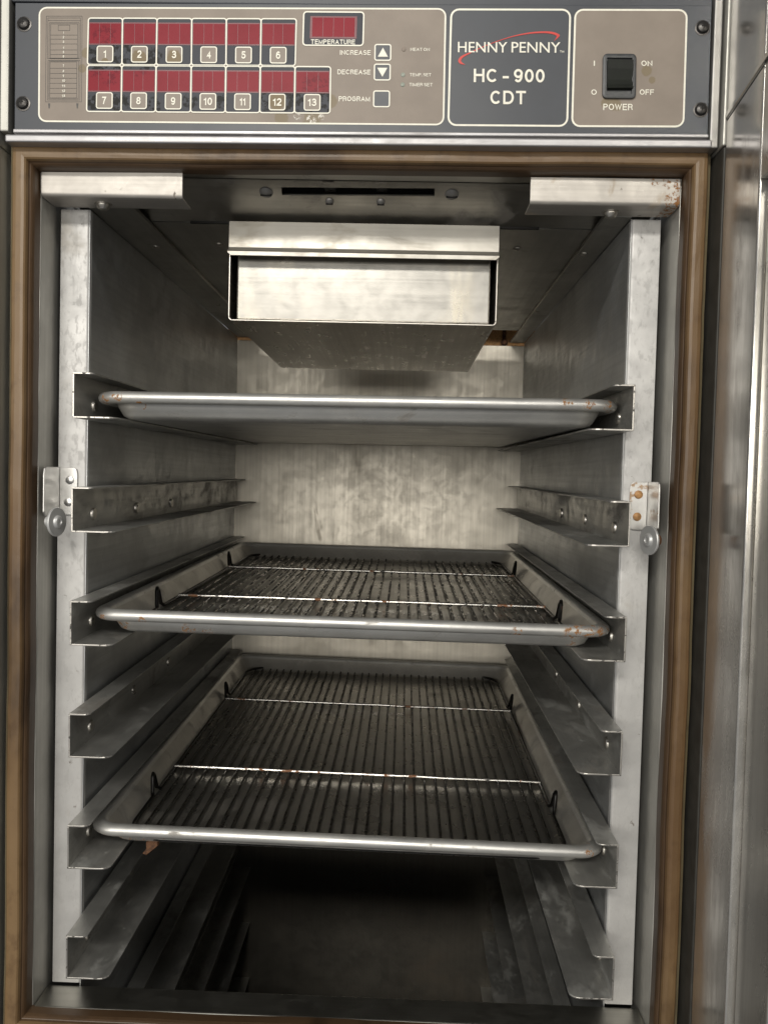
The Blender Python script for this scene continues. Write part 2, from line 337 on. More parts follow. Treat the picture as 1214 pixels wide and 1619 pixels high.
# -- trim strips under the panel
b = MB()
def strip(px0, px1, ya0, ya1, yb0, yb1, y_front, y_back=.03):
    """bar between two slightly sloping photograph lines"""
    A, Bq, Cq, D = onY(px0, ya0, PY), onY(px1, ya1, PY), onY(px1, yb1, PY), onY(px0, yb0, PY)
    b.prism([(p.x, y_front, p.z) for p in (A, Bq, Cq, D)], (0, y_back-y_front, 0))
strip(23, 1118, 205.2, 213.5, 211.5, 219.5, -.0275)
part(b, 'trim_strip', M['front_steel'], .0008)
b = MB(); strip(12, 1122, 215.5, 224, 227.5, 237, -.0300); part(b, 'trim_strip', M['front_steel'], .0016, segs=3)
b = MB(); strip(14, 1120, 211, 219, 217, 226, -.0225); part(b, 'trim_groove', M['front_steel'])

# -- gasket: mitred rubber frame
prof = [(.0205, .003), (.0205, -.0105), (.0170, -.0118), (.0165, -.0166), (.0152, -.0181), (.0125, -.0187), (.0080, -.0189), (.0056, -.0184), (.0044, -.0172),
        (.0036, -.0146), (.0030, -.0128), (.0024, -.0124), (.0014, -.0108), (.0006, -.0080), (.0004, -.0030), (.0004, .003)]
mi = [2, 2, 2, 0, 0, 0, 0, 0, 0, 1, 1, 1, 1, 1, 1]
b = MB(); loops = []
for u, y in prof:
    loops.append([(XJL-u, y, ztop(XJL)+u), (XJR+u, y, ztop(XJR)+u), (XJR+u, y, ZSILL-u), (XJL-u, y, ZSILL-u)])
# subdivide long sides a little so that the rubber can waver
def densify(loop, n=40):
    out = []
    for i in range(4):
        a, c = Vector(loop[i]), Vector(loop[(i+1) % 4])
        for k in range(n): out.append(a.lerp(c, k/n))
    return out
L2 = []
for (u, y), l in zip(prof, loops):
    dl = densify(l)
    L2.append([(p.x+noise.noise(Vector((p.z*9, 3, 0)))*.0009+noise.noise(Vector((p.z*42, 8, 2)))*.0003, p.y+noise.noise(p*14)*.0010+noise.noise(p*60)*.0004, p.z+noise.noise(Vector((p.x*10, 5, 1)))*.0008) for p in dl])
b.loft(L2, True, False, False, 0, False, mi)
part(b, 'door_gasket', [M['gasket'], M['gasket_in'], M['gasket_out']], sharp=70)

# -- jambs, sill, header
b = MB(); b.box(XJL-.03, XJL, .0035, .062, ZSILL-.04, .30); part(b, 'jamb', M['jamb'], .0012)
b = MB(); b.box(XJR, XJR+.025, .0035, .062, ZSILL-.04, .30); part(b, 'jamb', M['jamb'], .0012)
b = MB(); b.box(XJL+.0004, XJR-.0004, .0005, .036, -1.24, ZSILL); part(b, 'sill', M['sill'], .0022, segs=3)
b = MB(); b.box(XJL+.0004, XJR-.0004, .0005, .02, .2765, .30); part(b, 'header_strip', M['slot_plate'], .001)
def corner_plate(x0, x1, zb, zt0, zt1, mat):
    b = MB(); r = .0035; t = .0014; pr = [(.0, 1)]
    # bent sheet: front face then round nose then bottom flange
    out = [(0.0, None)]
    arc = [(r-r*math.cos(a), zb+r-r*math.sin(a)) for a in [i*PI/2/5 for i in range(6)]]
    pts_o = arc+[(.031, zb)]; pts_i = [(y+t if i == 0 else y+t*math.cos(min(i, 5)*PI/10), z+t*math.sin(min(i, 5)*PI/10)) for i, (y, z) in enumerate(arc)]+[(.031, zb+t)]
    la = []
    for x, zt in ((x0, zt0), (x1, zt1)):
        ring = [(x, 0.0, zt)]+[(x, y, z) for y, z in pts_o]+[(x, y, z) for y, z in reversed(pts_i)]+[(x, t, zt)]
        la.append(ring)
    b.loft(la, True, True, True, 0, True)
    return b
p = corner_plate(XJL+.0012, -.1903, .2514, .2727, .2740, None); cpl = part(p, 'corner_plate', M['header'], .0005)
b = MB(); b.lathe([(.0075, 0), (.0075, .0008), (.0060, .0010), (.0056, .0030), (.0040, .0052), (.0, .0060)], (-.268, .019, .2514), (0, 0, -1)); sub(b, 'screw', M['screw_steel'], cpl)
p = corner_plate(.1168, XJR-.0010, .2520, .2752, .2757, None); cpr = part(p, 'corner_plate', M['header_rusty'], .0005)
cpr['label'] = 'right corner plate with orange brown rust stains'
b = MB(); b.lathe([(.0075, 0), (.0075, .0008), (.0060, .0010), (.0056, .0030), (.0040, .0052), (.0, .0060)], (.192, .019, .2520), (0, 0, -1)); sub(b, 'screw', M['screw_steel'], cpr)
# -- inclined vent plate behind the header, with its slot
PA, PB = Vector((0, .034, .281)), Vector((0, .0845, .2568)); PN = (PB-PA).cross(Vector((1, 0, 0))).normalized()
if PN.z > 0: PN = -PN
def on_plate(px, py):
    r = ray(px, py); t = (PA-CAM).dot(PN)/r.dot(PN); return CAM+r*t
b = MB(); s0, s1, s2, s3 = on_plate(445, 296), on_plate(687, 298), on_plate(687, 310), on_plate(446, 308.5)
o0, o1, o2, o3 = Vector((-.31, PA.y, PA.z)), Vector((.242, PA.y, PA.z)), Vector((.242, PB.y, PB.z)), Vector((-.31, PB.y, PB.z))
n = -PN*.0015
vs = [o0, o1, o2, o3, s0, s1, s2, s3]; vs += [v+n for v in vs]
fs = [(0, 1, 5, 4), (1, 2, 6, 5), (2, 3, 7, 6), (3, 0, 4, 7)]; fs += [tuple(i+8 for i in f[::-1]) for f in fs]
fs += [(4, 5, 13, 12), (5, 6, 14, 13), (6, 7, 15, 14), (7, 4, 12, 15)]
b.add(vs, fs); vp = part(b, 'vent_plate', M['slot_plate'])
for px in (521, 603):
    b = MB(); c = on_plate(px, 303); b.box(c.x-.005, c.x+.005, c.y-.014, c.y+.012, c.z+.004, c.z+.0055); sub(b, 'vent_bracket', M['screw_steel'], vp)
b = MB(); c0 = on_plate(445, 302); c1 = on_plate(687, 304); b.box(c0.x-.02, c1.x+.02, PA.y-.006, PB.y-.02, .2875, .290); b.box(c0.x-.02, c1.x+.02, PB.y-.02, PB.y-.018, .270, .29); sub(b, 'vent_cavity', M['void'], vp)
for px, py, r in ((421, 304, .0066), (714, 307, .0066), (521, 318, .0042), (602, 319, .0042)):
    b = MB(); c = on_plate(px, py); b.lathe([(r, 0), (r*.95, .0008), (r*.6, .0022), (.0, .0026)], c, PN); b.box(c.x-r*.8, c.x+r*.8, c.y-.0006, c.y+.0006, c.z-.0034, c.z-.0018, 1); sub(b, 'vent_screw', [M['dull_post'], M['void']], vp)
# -- ceiling, back wall, floor
b = MB(); b.box(XWL-.03, XWR+.03, .0855, .625, ZCEIL, ZCEIL+.004); b.box(XWL-.03, XWR+.03, .600, YB+.03, .300, .303); b.box(XWL-.03, XWR+.03, .0345, .0855, .2835, .286)
ceil = part(b, 'inner_ceiling', M['ceiling'])
b = MB(); b.box(-.205, .138, .0835, .0862, .2552, .2585); sub(b, 'ceiling_slit', M['void'], ceil)
b = MB(); b.box(XWL+.0005, -.2440, .032, YB-.004, .2519, .2558); cl = part(b, 'ceiling_channel', M['ceiling'], .0006)
b = MB(); b.box(.1900, XWR-.0005, .032, YB-.004, .2519, .2558); cr = part(b, 'ceiling_channel', M['ceiling'], .0006)
for x, y, z, pr in ((-.2613, .158, .2519, cl), (-.2593, .452, .2519, cl), (-.1927, .158, ZCEIL, ceil), (.126, .154, ZCEIL, ceil), (.197, .154, .2519, cr), (.1946, .451, .2519, cr)):
    b = MB(); b.lathe([(.0042, 0), (.004, .0008), (.0024, .002), (0, .0023)], (x, y, z), (0, 0, -1), 14); sub(b, 'screw', M['screw_steel'], pr)
b = MB(); b.box(XWL-.02, XWR+.02, YB, YB+.003, -.46, .2475); bw = part(b, 'back_wall', M['back'], .0006)
b = MB(); b.box(XWL-.02, XWR+.02, YB+.001, YB+.004, -1.25, -.4605); part(b, 'lower_back_shaded', M['lower_shade'], .0006)  # wall continues here in darker steel, the cavity's shade put into its colour
b = MB(); b.box(XWL-.02, XWR+.02, YB+.012, YB+.02, .24, .302); sub(b, 'rusty_channel', M['rivet_rust'], bw)
b = MB(); c = onY(797, 541, YB+.002); b.lathe([(.006, 0), (.006, .003), (.004, .006), (0, .0065)], (c.x, YB+.006, c.z), (0, -1, 0), 10); b.box(c.x-.003, c.x+.003, YB+.0035, YB+.0115, c.z, .285); sub(b, 'bolt', M['rust'], bw)
b = MB(); b.box(XWL-.02, XWR+.02, .04, YB+.02, ZFLOOR-.01, ZFLOOR); part(b, 'inner_floor', M['lower_shade'])

# ================================================================== control panel
def P(px, py, lift=0.0):
    q = onY(px, py, PY); return Vector((q.x, PY-lift*.0001, q.z))
b = MB()
q = [P(24.5, 4), P(1125, 8.5), P(1118.5, 213), P(23.2, 205)]
b.prism(q, (0, .002, 0)); board = part(b, 'control_panel', M['board'], .0006)
def quadmap(TL, TR, BR, BL):
    """bilinear map of (u,v) in 0..1 (v downwards) to photograph pixels"""
    def f(u, v): return tuple((TL[i]*(1-u)+TR[i]*u)*(1-v)+(BL[i]*(1-u)+BR[i]*u)*v for i in (0, 1))
    return f
def rr_px(TL, TR, BR, BL, rad, inset=0.0, n=5):
    W = ((TR[0]-TL[0])+(BR[0]-BL[0]))/2; H = ((BL[1]-TL[1])+(BR[1]-TR[1]))/2; f = quadmap(TL, TR, BR, BL)
    return [f(x/W, y/H) for x, y in rrect(inset, W-inset, inset, H-inset, max(.6, rad-inset), n)]
def poly(mb, pts, lift, mi=0): mb.add([P(x, y, lift) for x, y in pts], [tuple(range(len(pts)))], mi)
def ring(mb, quad, rad, wdt, lift, mi=0):
    a = rr_px(*quad, rad); c = rr_px(*quad, rad, wdt); n = len(a)
    mb.add([P(x, y, lift) for x, y in a]+[P(x, y, lift) for x, y in c], [(i, (i+1) % n, n+(i+1) % n, n+i) for i in range(n)], mi)
def rect(x0, y0, x1, y1, skew=None):
    k = .0065; s_ = -.013       # the panel's own lean in the photograph
    def g(x, y): return (x+s_*(y-(y0+y1)/2), y+k*(x-(x0+x1)/2))
    return (g(x0, y0), g(x1, y0), g(x1, y1), g(x0, y1))
# plain grotesque lettering drawn as strokes (cap height 1)
def _arc(cx, cy, rx, ry, a0, a1, n=9): return [(cx+rx*math.cos(math.radians(a0+(a1-a0)*i/n)), cy+ry*math.sin(math.radians(a0+(a1-a0)*i/n))) for i in range(n+1)]
GL = {
 'A': (.72, [[(0, 0), (.36, 1), (.72, 0)], [(.13, .33), (.59, .33)]]), 'C': (.70, [_arc(.36, .5, .36, .5, 42, 318, 16)]),
 'D': (.68, [[(0, 0), (.30, 0)]+_arc(.32, .5, .36, .5, -90, 90, 14)+[(.30, 1), (0, 1), (0, 0)]]),
 'E': (.60, [[(.60, 1), (0, 1), (0, 0), (.60, 0)], [(0, .52), (.55, .52)]]), 'F': (.56, [[(.56, 1), (0, 1), (0, 0)], [(0, .5), (.50, .5)]]),
 'G': (.74, [_arc(.37, .5, .37, .5, 45, 330, 16)+[(.72, .25), (.72, .48), (.40, .48)]]), 'H': (.66, [[(0, 0), (0, 1)], [(.66, 0), (.66, 1)], [(0, .53), (.66, .53)]]),
 'I': (.0, [[(0, 0), (0, 1)]]), 'M': (.78, [[(0, 0), (0, 1), (.39, .05), (.78, 1), (.78, 0)]]), 'N': (.66, [[(0, 0), (0, 1), (.66, 0), (.66, 1)]]),
 'O': (.76, [_arc(.38, .5, .38, .5, 0, 360, 22)]), 'P': (.60, [[(0, 0), (0, 1), (.34, 1)]+_arc(.34, .74, .26, .26, 90, -90, 8)+[(0, .48)]]),
 'R': (.64, [[(0, 0), (0, 1), (.36, 1)]+_arc(.36, .75, .25, .25, 90, -90, 8)+[(0, .5)], [(.36, .5), (.55, .40), (.58, .15), (.64, 0)]]),
 'S': (.60, [_arc(.30, .75, .27, .25, 20, 250, 10)+_arc(.30, .25, .30, .26, 80, -160, 10)]), 'T': (.64, [[(0, 1), (.64, 1)], [(.32, 1), (.32, 0)]]),
 'U': (.64, [[(0, 1), (0, .3)]+_arc(.32, .3, .32, .3, 180, 360, 10)+[(.64, 1)]]), 'W': (1.0, [[(0, 1), (.26, 0), (.5, 1), (.74, 0), (1.0, 1)]]),
 'Y': (.68, [[(0, 1), (.34, .42), (.68, 1)], [(.34, .42), (.34, 0)]]), '-': (.32, [[(0, .36), (.32, .36)]]), '.': (.02, [[(.01, 0), (.01, .08)]]), ' ': (.16, []),
 '0': (.52, [_arc(.26, .5, .26, .5, 0, 360, 20)]), '1': (.24, [[(0, .76), (.12, .80), (.22, 1), (.22, 0)]]),
 '2': (.52, [_arc(.26, .73, .25, .27, 165, -25, 10)+[(.30, .36), (.04, .14), (0, 0), (.52, 0)]]), '3': (.52, [_arc(.25, .75, .23, .25, 160, -80, 9)+[(.22, .53)]+_arc(.25, .27, .27, .27, 80, -160, 10)]),
 '4': (.54, [[(.40, 0), (.40, 1), (0, .30), (.54, .30)]]), '5': (.52, [[(.47, 1), (.10, 1), (.04, .48)]+_arc(.25, .31, .27, .31, 130, -155, 12)]),
 '6': (.52, [_arc(.27, .5, .26, .5, 50, 190, 8)+_arc(.26, .31, .26, .31, 180, 540, 18)]), '7': (.50, [[(0, 1), (.50, 1), (.28, .5), (.17, 0)]]),
 '8': (.52, [_arc(.26, .75, .22, .24, 0, 360, 16), _arc(.26, .26, .26, .26, 0, 360, 18)]), '9': (.52, [_arc(.25, .5, .26, .5, 230, 370, 8)+_arc(.26, .69, .26, .31, 0, 360, 18)])}
def stroke_text(mb, s_, x0, y0, x1, y1, lift, mi=0, wt=.135):
    quads = []; x = 0.0; h = wt/2
    for ch in s_:
        wd, sts = GL[ch]
        for k, st in enumerate(sts):
            pts = [Vector((x+px, h+(1-2*h)*py)) for px, py in st]; L = []
            for i, p in enumerate(pts):
                d0 = (p-pts[i-1]) if i else None; d1 = (pts[i+1]-p) if i < len(pts)-1 else None
                closed = (pts[0]-pts[-1]).length < 1e-4
                if d0 is None: d0 = (p-pts[-2]) if closed else d1
                if d1 is None: d1 = (pts[1]-p) if closed else d0
                d0 = d0.normalized(); d1 = d1.normalized(); n0 = Vector((-d0.y, d0.x)); n1 = Vector((-d1.y, d1.x)); m = n0+n1
                m = m.normalized()*(h/max(.38, math.cos(n0.angle(n1, 0)/2))) if m.length > .05 else n0*h
                e = Vector((0, 0))
                if not closed and ch not in 'CS' and (i == 0 or i == len(pts)-1):
                    dd_ = d1 if i == 0 else d0
                    if abs(dd_.y) > .95 or abs(dd_.x) > .95: e = dd_*(h if i else -h)*(1 if abs(dd_.y) > .95 else .9)
                    else: e = dd_*(h*.5 if i else -h*.5)
                L.append((p+m+e, p-m+e))
            for i in range(len(L)-1): quads.append((L[i][0], L[i+1][0], L[i+1][1], L[i][1], k*.9+i*.09))
        x += wd+wt+.16 if ch != ' ' else .22
    ax = min(v.x for q in quads for v in q[:4]); bx = max(v.x for q in quads for v in q[:4]); f = quadmap(*rect(x0, y0, x1, y1))
    for i, q in enumerate(quads):
        mb.add([P(*f((v.x-ax)/max(1e-6, bx-ax), 1-min(1.02, max(-.02, v.y))), lift+q[4]) for v in q[:4]], [(0, 1, 2, 3)], mi)
def text(mb, s_, x0, y0, x1, y1, lift, mi=0, bold=.0, logo=False):
    if not logo: return stroke_text(mb, s_, x0, y0, x1, y1, lift, mi, .155+bold*2.2)
    return font_text(mb, s_, x0, y0, x1, y1, lift, mi, bold)
def font_text(mb, s, x0, y0, x1, y1, lift, mi=0, bold=.0):
    """lettering: the built-in font as a flat mesh fitted to a box of the photograph"""
    cu = bpy.data.curves.new('lettering', 'FONT'); cu.body = s; cu.resolution_u = 3; cu.offset = bold
    to = bpy.data.objects.new('lettering', cu); COL.objects.link(to)
    me = bpy.data.meshes.new_from_object(to); COL.objects.unlink(to); bpy.data.objects.remove(to); bpy.data.curves.remove(cu)
    xs = [v.co.x for v in me.vertices]; ys = [v.co.y for v in me.vertices]
    ax, bx, ay, by = min(xs), max(xs), min(ys), max(ys); f = quadmap(*rect(x0, y0, x1, y1))
    mb.add([P(*f((v.co.x-ax)/(bx-ax), 1-(v.co.y-ay)/(by-ay)), lift) for v in me.vertices], [tuple(p.vertices) for p in me.polygons], mi)
    bpy.data.meshes.remove(me)
# three printed fields with cream outlines
QA = ((62, 11), (705.5, 13), (702, 198.5), (61, 193)); QB = ((711.8, 13.6), (902.6, 14.1), (897.5, 200.8), (706.9, 199.3)); QC = ((907.6, 14.2), (1086.6, 14.7), (1081, 201.7), (902.3, 201))
b = MB(); poly(b, rr_px(*QA, 13, 1), 1); ring(b, QA, 13, 2.6, 2.5, 1); sub(b, 'printed_field', [M['taupe'], M['white']], board)
b = MB(); poly(b, rr_px(*QB, 14, 1), 1); ring(b, QB, 14, 3.0, 2.5, 1); sub(b, 'brand_badge', [M['board'], M['white']], board)
b = MB(); poly(b, rr_px(*QC, 14, 1), 1); ring(b, QC, 14, 3.0, 2.5, 1); sub(b, 'printed_field', [M['taupe'], M['white']], board)
# timer displays and push buttons
R1x = [140.6, 194.6, 249, 303.8, 358.5, 413.2, 469]; R2x = [138.7, 193.4, 247.6, 303, 357.6, 412, 466.8, 523]
def yrow(k, x): return {0: 28.0+.0040*(x-140), 1: 102.8+.0055*(x-140), 2: 176.9+.0075*(x-140)}[k]
keys1 = [(167, 86), (221.2, 86.5), (276, 87), (330.6, 87.3), (385.5, 87.7), (440.2, 88)]
keys2 = [(166, 159.5), (220, 159.9), (274.6, 160.5), (329.4, 161), (384, 161.5), (438.6, 162), (493.8, 162.5)]
def lerp(a, c, t): return a+(c-a)*t
def display(i):
    row = 0 if i < 6 else 1; j = i if row == 0 else i-6; X = R1x if row == 0 else R2x
    x0, x1 = X[j], X[j+1]; bx = [(x0, x1)][0]
    xb0, xb1 = (lerp(R1x[j], R2x[j], .9), lerp(R1x[j+1], R2x[j+1], .9)) if row == 0 else (x0-1, x1-1.2)
    TL, TR = (x0-.9, yrow(row, x0)), (x1+.9, yrow(row, x1)); BR, BL = (xb1+.9, yrow(row+1, x1)+.6), (xb0-.9, yrow(row+1, x0)+.6)
    qd = (TL, TR, BR, BL); f = quadmap(*qd); b = MB()
    poly(b, rr_px(*qd, 5, 1), 3); ring(b, qd, 5, 2.0, 5+(i % 2)*.6, 1)
    poly(b, [f(.045, .10), f(.955, .10), f(.955, .57), f(.045, .57)], 4, 3)
    poly(b, [f(.06, .125), f(.94, .125), f(.94, .545), f(.06, .545)], 4.6, 2)
    for u in ((.36, .62) if i % 2 else (.34, .65)):
        poly(b, [f(u-.006, .13), f(u+.006, .13), f(u+.006, .54), f(u-.006, .54)], 5.0, 3)
    sub(b, 'timer_display', [M['field'], M['white'], M['red'], M['red_dim']], board)
for i in range(13): display(i)
for i, (cx, cy) in enumerate(keys1+keys2):
    b = MB(); h = 13.2; qd = rect(cx-h, cy-h, cx+h, cy+h); poly(b, rr_px(*qd, 4, .8), 6.5); ring(b, qd, 4, 1.8, 8, 1)
    s_ = str(i+1); wd = 3.6 if s_ == '1' else (9 if s_ == '11' else (7.0 if len(s_) == 1 else 13.5)); text(b, s_, cx-wd/2-(.5 if s_ == '1' else 0), cy-6, cx+wd/2, cy+6, 8.6, 1, .012)
    o = sub(b, 'push_button', [M['key'], M['white']], board)
for cx, cy, up in ((605.2, 83.3, 1), (604.3, 114.4, -1), (603.2, 156.7, 0)):
    b = MB(); h = 13.4; qd = rect(cx-h, cy-h, cx+h, cy+h); poly(b, rr_px(*qd, 4, .8), 3); ring(b, qd, 4, 2.0, 5, 1)
    if up: poly(b, [(cx-8, cy+6.8*up), (cx+8, cy+6.8*up+.1), (cx+.2, cy-7.5*up)], 5.6, 1)
    sub(b, 'push_button', [M['board'], M['white']], board)
b = MB(); qd = ((479.5, 18), (576.5, 18.7), (575, 73.7), (478, 73)); f = quadmap(*qd)
poly(b, rr_px(*qd, 6, 1), 3); ring(b, qd, 6, 2.2, 5.5, 1); poly(b, [f(.12, .14), f(.88, .14), f(.88, .78), f(.12, .78)], 4, 3); poly(b, [f(.155, .18), f(.845, .18), f(.845, .73), f(.155, .73)], 4.6, 2)
for u in (.33, .50, .67): poly(b, [f(u-.004, .18), f(u+.004, .18), f(u+.004, .73), f(u-.004, .73)], 5, 3)
text(b, 'TEMPERATURE', 491.8, 63, 561.5, 70.6, 6, 1, .008); sub(b, 'temperature_display', [M['field'], M['white'], M['red'], M['red_dim']], board)
for s_, x0, y0, x1, y1 in (('INCREASE', 537.6, 79.7, 586, 87.2), ('DECREASE', 533.7, 110.4, 585.6, 118), ('PROGRAM', 535.7, 152.7, 584.8, 160.6), ('HEAT ON', 648.7, 76, 679, 81), ('TEMP. SET', 647.7, 116, 681.3, 121), ('TIMER SET', 646.8, 131.5, 683.7, 136.8),
                           ('I', 938, 96.2, 939.8, 104.4), ('O', 934, 141.7, 942.6, 150.2), ('ON', 1013, 96.2, 1030.4, 104.7), ('OFF', 1010.5, 141.7, 1033, 150.2), ('POWER', 953, 164.4, 999.5, 174.5)):
    b = MB(); text(b, s_, x0, y0, x1, y1, 3.5, 0, (-.002 if x0 > 640 and x0 < 700 else .004)); sub(b, 'lettering', M['white'], board)
for px, py, on in ((638.2, 78.2, 0), (637, 118.4, 1), (636.5, 134, 1)):
    b = MB(); c = P(px, py, 0); b.lathe([(.0019, 0), (.0018, .0005), (.0009, .0009), (0, .001)], c, (0, -1, 0), 12); sub(b, 'indicator_light', M['lens'] if on else M['taupe'], board)
# badge lettering and red swoosh
b = MB(); text(b, 'HENNY', 723.6, 67, 801.5, 83.4, 6, 0, .004, True); text(b, 'PENNY', 808.2, 67.2, 885.2, 83.8, 6, 0, .004, True); text(b, 'TM', 884.4, 80.3, 891, 83.6, 6, 0, .01); sub(b, 'lettering', M['white'], board)
b = MB(); text(b, 'HC - 900', 748.6, 109.6, 860.4, 130.8, 6, 0, .010); sub(b, 'lettering', M['white'], board)
b = MB(); text(b, 'CDT', 774.7, 144, 830.8, 165.3, 6, 0, .010); sub(b, 'lettering', M['white'], board)
b = MB()
so = [(195, 567), (150, 558), (133, 530), (160, 492), (240, 455), (330, 415), (430, 375), (600, 318), (750, 286), (870, 276), (950, 280), (1008, 300), (1013, 320), (965, 362)]
si = [(195, 567), (165, 545), (158, 528), (180, 500), (250, 462), (335, 421), (430, 381), (600, 326), (750, 298), (870, 291), (940, 297), (985, 312), (988, 328), (965, 362)]
def smooth(pts, k=6):
    out = []
    for i in range(len(pts)-1):
        p0, p1, p2, p3 = (Vector(pts[max(0, min(len(pts)-1, i+d))]) for d in (-1, 0, 1, 2))
        for j in range(k):
            t = j/k; out.append(.5*((2*p1)+(p2-p0)*t+(2*p0-5*p1+4*p2-p3)*t*t+(3*p1-p0-3*p2+p3)*t**3))
    return out+[Vector(pts[-1])]
A, Bs = smooth(so), smooth(si); n = len(A)
b.add([P(700+v.x/5.518, v.y/5.518, 4.5) for v in A]+[P(700+v.x/5.518, v.y/5.518, 4.5) for v in Bs], [(i, i+1, n+i+1, n+i) for i in range(n-1)])
sub(b, 'logo_swoosh', M['logo_red'], board)
# little drawing of the cabinet
b = MB()
def cpx(x, y): return (50+x/5.278, 20+y/5.278)
def ln(x0, y0, x1, y1, wd=2.6, mi=0):
    a, c = Vector(cpx(x0, y0)), Vector(cpx(x1, y1)); d = (c-a).normalized(); nn = Vector((-d.y, d.x))*wd/5.278/2
    poly(b, [tuple(a+nn), tuple(c+nn), tuple(c-nn), tuple(a-nn)], 3, mi)
def bxl(x0, y0, x1, y1):
    ln(x0, y0, x1, y0); ln(x1, y0, x1-5*(y1-y0)/700, y1); ln(x1-5*(y1-y0)/700, y1, x0-8*(y1-y0)/700, y1); ln(x0-8*(y1-y0)/700, y1, x0, y0)
bxl(127, 30, 425, 745); bxl(140, 45, 412, 385); bxl(152, 85, 400, 380); bxl(163, 95, 388, 384); bxl(140, 400, 408, 730); bxl(158, 412, 380, 712); bxl(150, 405, 395, 720); ln(140, 66, 412, 68); bxl(226, 105, 322, 150)
for y in (188, 222, 262, 312, 350): ln(162, y, 384, y)
for y in (465, 508, 548, 590, 632, 674): ln(158, y, 380, y)
for x in (150, 385):
    poly(b, [cpx(x-9, 758), cpx(x+9, 758), cpx(x+4, 800), cpx(x-4, 800)], 3)
for k, y in enumerate((170, 207, 247, 293, 332, 368, 445, 490, 530, 570, 613, 655, 696)):
    x, yy = cpx(271, y); wd = 1.1 if k == 0 else (2.2 if k < 9 else 5.0); text(b, str(k+1), x-wd/2, yy-2, x+wd/2, yy+2, 4, 1, .015)
sub(b, 'cabinet_diagram', [M['ink'], M['white']], board)
# power switch
b = MB(); qs = rect(951.5, 87, 1004, 157); o_ = rr_px(*qs, 7); i_ = rr_px(*qs, 7, 6.3); n = len(o_)
lo = [P(x, y, 0) for x, y in o_]; l1 = [P(x, y, 22) for x, y in o_]; l2 = [P(x, y, 26) for x, y in rr_px(*qs, 7, 1.6)]; l3 = [P(x, y, 24) for x, y in i_]; l4 = [P(x, y, 4) for x, y in i_]
b.loft([lo, l1, l2, l3, l4], True, False, True, 0, True); sw = sub(b, 'power_switch', M['switch_frame'], board, sharp=50)
b = MB()
x0, x1 = 958.3, 998.8
pr = [(97.5, 10), (98.5, 46), (112, 40), (126.5, 20), (127.2, 20), (136, 30), (142, 42), (143.3, 10)]
la = [[P(x, y, l) for y, l in pr] for x in (x0, x1)]
b.loft(la, True, True, True, 0, False); sub(b, 'rocker', M['rocker'], board, .0004)
for cx, cy in ((39, 38.4), (37.2, 164), (1109.7, 44.5), (1107, 174)):
    b = MB(); c = P(cx, cy); b.lathe([(.0064, 0), (.0064, .0004), (.0052, .0006), (.0050, .0012), (.0042, .0028), (.0024, .0037), (.0, .0040)], c, (0, -1, 0), 24)
    b.box(c.x-.0019, c.x+.0019, c.y-.0043, c.y-.0034, c.z-.0004, c.z+.0004, 1); b.box(c.x-.0004, c.x+.0004, c.y-.0042, c.y-.0034, c.z-.0019, c.z+.0019, 1)
    sub(b, 'panel_screw', [M['screw'], M['void']], board)

